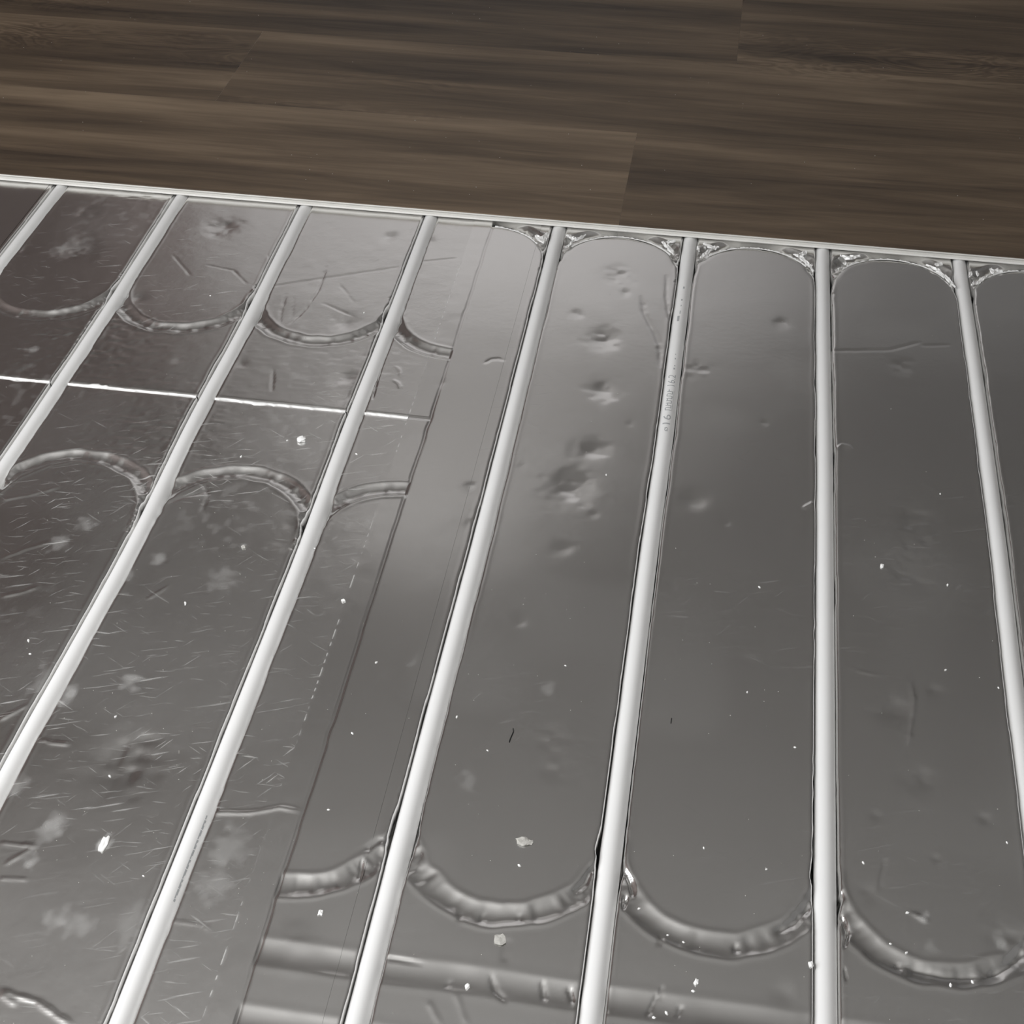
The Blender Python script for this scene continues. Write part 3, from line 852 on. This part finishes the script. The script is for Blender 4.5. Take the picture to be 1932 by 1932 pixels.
# ------------------------------------------------------------------ crumbs and dirt lying on the foil
def crumb_mesh(name, r, flat, seed, mat, sub=2, stretch=1.0):
    rr = np.random.default_rng(seed)
    bm = bmesh.new()
    bmesh.ops.create_icosphere(bm, subdivisions=sub, radius=1)
    for v in bm.verts:
        n = v.co.normalized()
        k = 1 + .28 * math.sin(n.x * 5 + seed) * math.cos(n.y * 4 + seed * 1.3) + rr.normal() * .10
        v.co = Vector((n.x * r * k, n.y * r * k * stretch, (n.z * k * flat + flat * .9) * r))
    me = bpy.data.meshes.new(name); bm.to_mesh(me); bm.free()
    me.materials.append(mat)
    return me
BIG = [(569, 831, .0042, .5, M_crumb, 'foam_crumb', 'biggest white foam crumb, between third and fourth pipe below the seam', 'crumb', 1.0),
       (195, 1594, .0030, .25, M_crumb, 'foam_flake', 'ragged white flake lying on the scratched lower left board', 'flake', 2.3),
       (986, 1588, .0047, .22, M_dirt, 'plaster_flake', 'grey plaster flake above the bend right of the tape', 'flake', .8),
       (1000, 1590, .0022, .3, M_dirt, 'plaster_flake', 'small plaster chip touching the larger grey flake', 'flake', 1.0),
       (942, 1774, .0042, .22, M_dirt, 'plaster_flake', 'grey plaster flake between the bend and the cross channel', 'flake', 1.0),
       (648, 1134, .0020, .5, M_crumb, 'foam_crumb', 'white crumb on the edge of the wide foil tape', 'crumb', .7),
       (605, 1723, .0019, .5, M_crumb, 'foam_crumb', 'white crumb between the bend and the cross channel, left of the pipe', 'crumb', 1.2),
       (1530, 1821, .0017, .5, M_crumb, 'foam_crumb', 'white crumb against the straight vertical pipe near the bottom', 'crumb', 1.3),
       (460, 1033, .0022, .4, M_dirt, 'plaster_flake', 'small grey chip on the scratched board right of the third pipe from left', 'flake', 1.0),
       (1664, 1069, .0017, .5, M_crumb, 'foam_crumb', 'white crumb left of the dents between the two rightmost pipes', 'crumb', 1.5),
       (882, 1861, .0016, .5, M_crumb, 'foam_crumb', 'white crumb in the cross channel at the bottom', 'crumb', 1.4),
       (1314, 1854, .0016, .5, M_crumb, 'foam_crumb', 'white crumb above the cross channel right of the printed pipe', 'crumb', 1.5)]
for i, (px, py, r, flat, mat, nm, lab, cat, st) in enumerate(BIG):
    x, y = at(px, py)
    z = float(relief(np.array([[x]]), np.array([[y]]), 'C' if x > SEAM_X else ('A' if y > SEAM_Y else 'B'))[0, 0])
    o = link(nm, crumb_mesh(nm, r, flat, 11 + i, mat, 2, st))
    o.location = (x, y, z)
    tag(o, lab, cat)
SPECKS = [(1144, 896), (1788, 1104), (1433, 1108), (1067, 1256), (920, 1416), (1410, 1306), (1784, 1264), (1884, 1298), (218, 1352), (207, 1463), (455, 862), (350, 1138),
          (1352 * .2588 + 0, 1141), (542, 831 + 0), (594, 1033), (665, 1384), (862, 1353), (1328, 1600), (980, 1633), (1500, 1410), (1629, 1628), (1712, 1722), (1680, 1781), (1710, 1798), (1836, 1851), (1794, 1859),
          (1206, 1713), (1290, 1776), (1260, 1762), (1308, 1870), (1258, 1910), (1234, 1919), (673, 857), (710, 1250), (620, 1528), (397, 558), (687, 590), (54, 1209), (57, 1234), (271, 1653), (1774, 932), (1446, 1640), (1900, 1590)]
sp0 = None
SP_OBJ = []
for i, (px, py) in enumerate(SPECKS):
    x, y = at(px, py)
    z = float(relief(np.array([[x]]), np.array([[y]]), 'C' if x > SEAM_X else ('A' if y > SEAM_Y else 'B'))[0, 0])
    if sp0 is None:
        sp0 = link('foam_speck', crumb_mesh('foam_speck', .00092, .5, 3, M_crumb, 1, 1.35)); o = sp0
    else:
        o = sp0.copy(); col.objects.link(o)
    o.location = (x, y, z); s_ = .75 + .5 * random.random()
    o.scale = (s_, s_, s_); o.rotation_euler = (0, 0, random.uniform(0, 3.1))
    SP_OBJ.append((int(math.floor(x / S)), -y, o))
ORD = ['first', 'second', 'third', 'fourth', 'fifth', 'sixth', 'seventh', 'eighth', 'ninth', 'tenth', 'eleventh', 'twelfth', 'thirteenth', 'fourteenth', 'fifteenth', 'sixteenth', 'seventeenth']
LANES = ['between the first and second pipes from left', 'between the second and third pipes from left', 'between the third and fourth pipes from left', 'between the two pipes flanking the wide tape',
         'left of the printed pipe', 'right of the printed pipe', 'between the two rightmost pipes', 'right of the rightmost pipe']
LANES = {i: t for i, t in enumerate(LANES)}
SP_OBJ.sort(key=lambda q: (q[0], q[1]))
seen = {}
for lane, _, o in SP_OBJ:
    n_ = seen.get(lane, 0); seen[lane] = n_ + 1
    tag(o, 'tiny white speck, ' + ORD[n_] + ' from the top ' + LANES.get(lane, 'left of the first pipe'), 'speck', 'tiny white specks scattered on the foil')

def wire(name, pts, r, mat, label, cat):
    P = [Vector((*at(px, py), r + .0002)) for px, py in pts]
    vv, ff = [], []; seg = 6
    for i, p in enumerate(P):
        d = (P[min(i + 1, len(P) - 1)] - P[max(i - 1, 0)]).normalized(); s = Vector((-d.y, d.x, 0)); u = Vector((0, 0, 1))
        for j in range(seg):
            a_ = 2 * math.pi * j / seg
            vv.append(p + (s * math.cos(a_) + u * math.sin(a_)) * r)
    for i in range(len(P) - 1):
        for j in range(seg):
            a_, b_ = i * seg + j, i * seg + (j + 1) % seg
            ff.append((a_, b_, b_ + seg, a_ + seg))
    o = link(name, mesh_from(name, vv, ff, (mat,)))
    return tag(o, label, cat)
wire('fibre', [(968, 1375), (969, 1380), (966, 1387), (963, 1394), (961, 1400)], .0004, M_dark, 'short black fibre lying between the pipes right of the tape', 'fibre')
wire('fibre', [(1267, 1356), (1266, 1364)], .0004, M_dark, 'tiny black fibre between the printed pipe and the straight pipe', 'fibre')

# fine dust nobody could count
vv, ff = [], []
r2 = np.random.default_rng(5)
for i in range(420):
    px, py = r2.uniform(0, 1932), r2.uniform(430, 1932)
    if r2.random() < .35: px = r2.uniform(0, 520); py = r2.uniform(700, 1932)
    x, y = at(px, py)
    if y > -.02 or abs(x - round(x / S) * S) < .014: continue
    h = r2.uniform(.00018, .00048)
    z = .0002
    if (abs(y + .963) < .012 or abs(y + 1.01) < .012): continue
    b = len(vv)
    vv += [(x - h, y, z), (x, y - h, z), (x + h, y, z), (x, y + h * 1.3, z), (x, y, z + h)]
    ff += [(b, b + 1, b + 4), (b + 1, b + 2, b + 4), (b + 2, b + 3, b + 4), (b + 3, b, b + 4)]
for i in range(90):
    px, py = r2.uniform(0, 1932), r2.uniform(0, 420)
    x, y = at(px, py, PZ1)
    if y < .02: continue
    h = r2.uniform(.0003, .0007); z = PZ1 + .0001
    b = len(vv)
    vv += [(x - h, y, z), (x, y - h, z), (x + h, y, z), (x, y + h * 1.3, z), (x, y, z + h)]
    ff += [(b, b + 1, b + 4), (b + 1, b + 2, b + 4), (b + 2, b + 3, b + 4), (b + 3, b, b + 4)]
tag(link('fine_dust', mesh_from('fine_dust', vv, ff, (M_dirt,), smooth=False)), 'fine pale dust grains scattered over foil and wood', 'dust', kind='stuff')
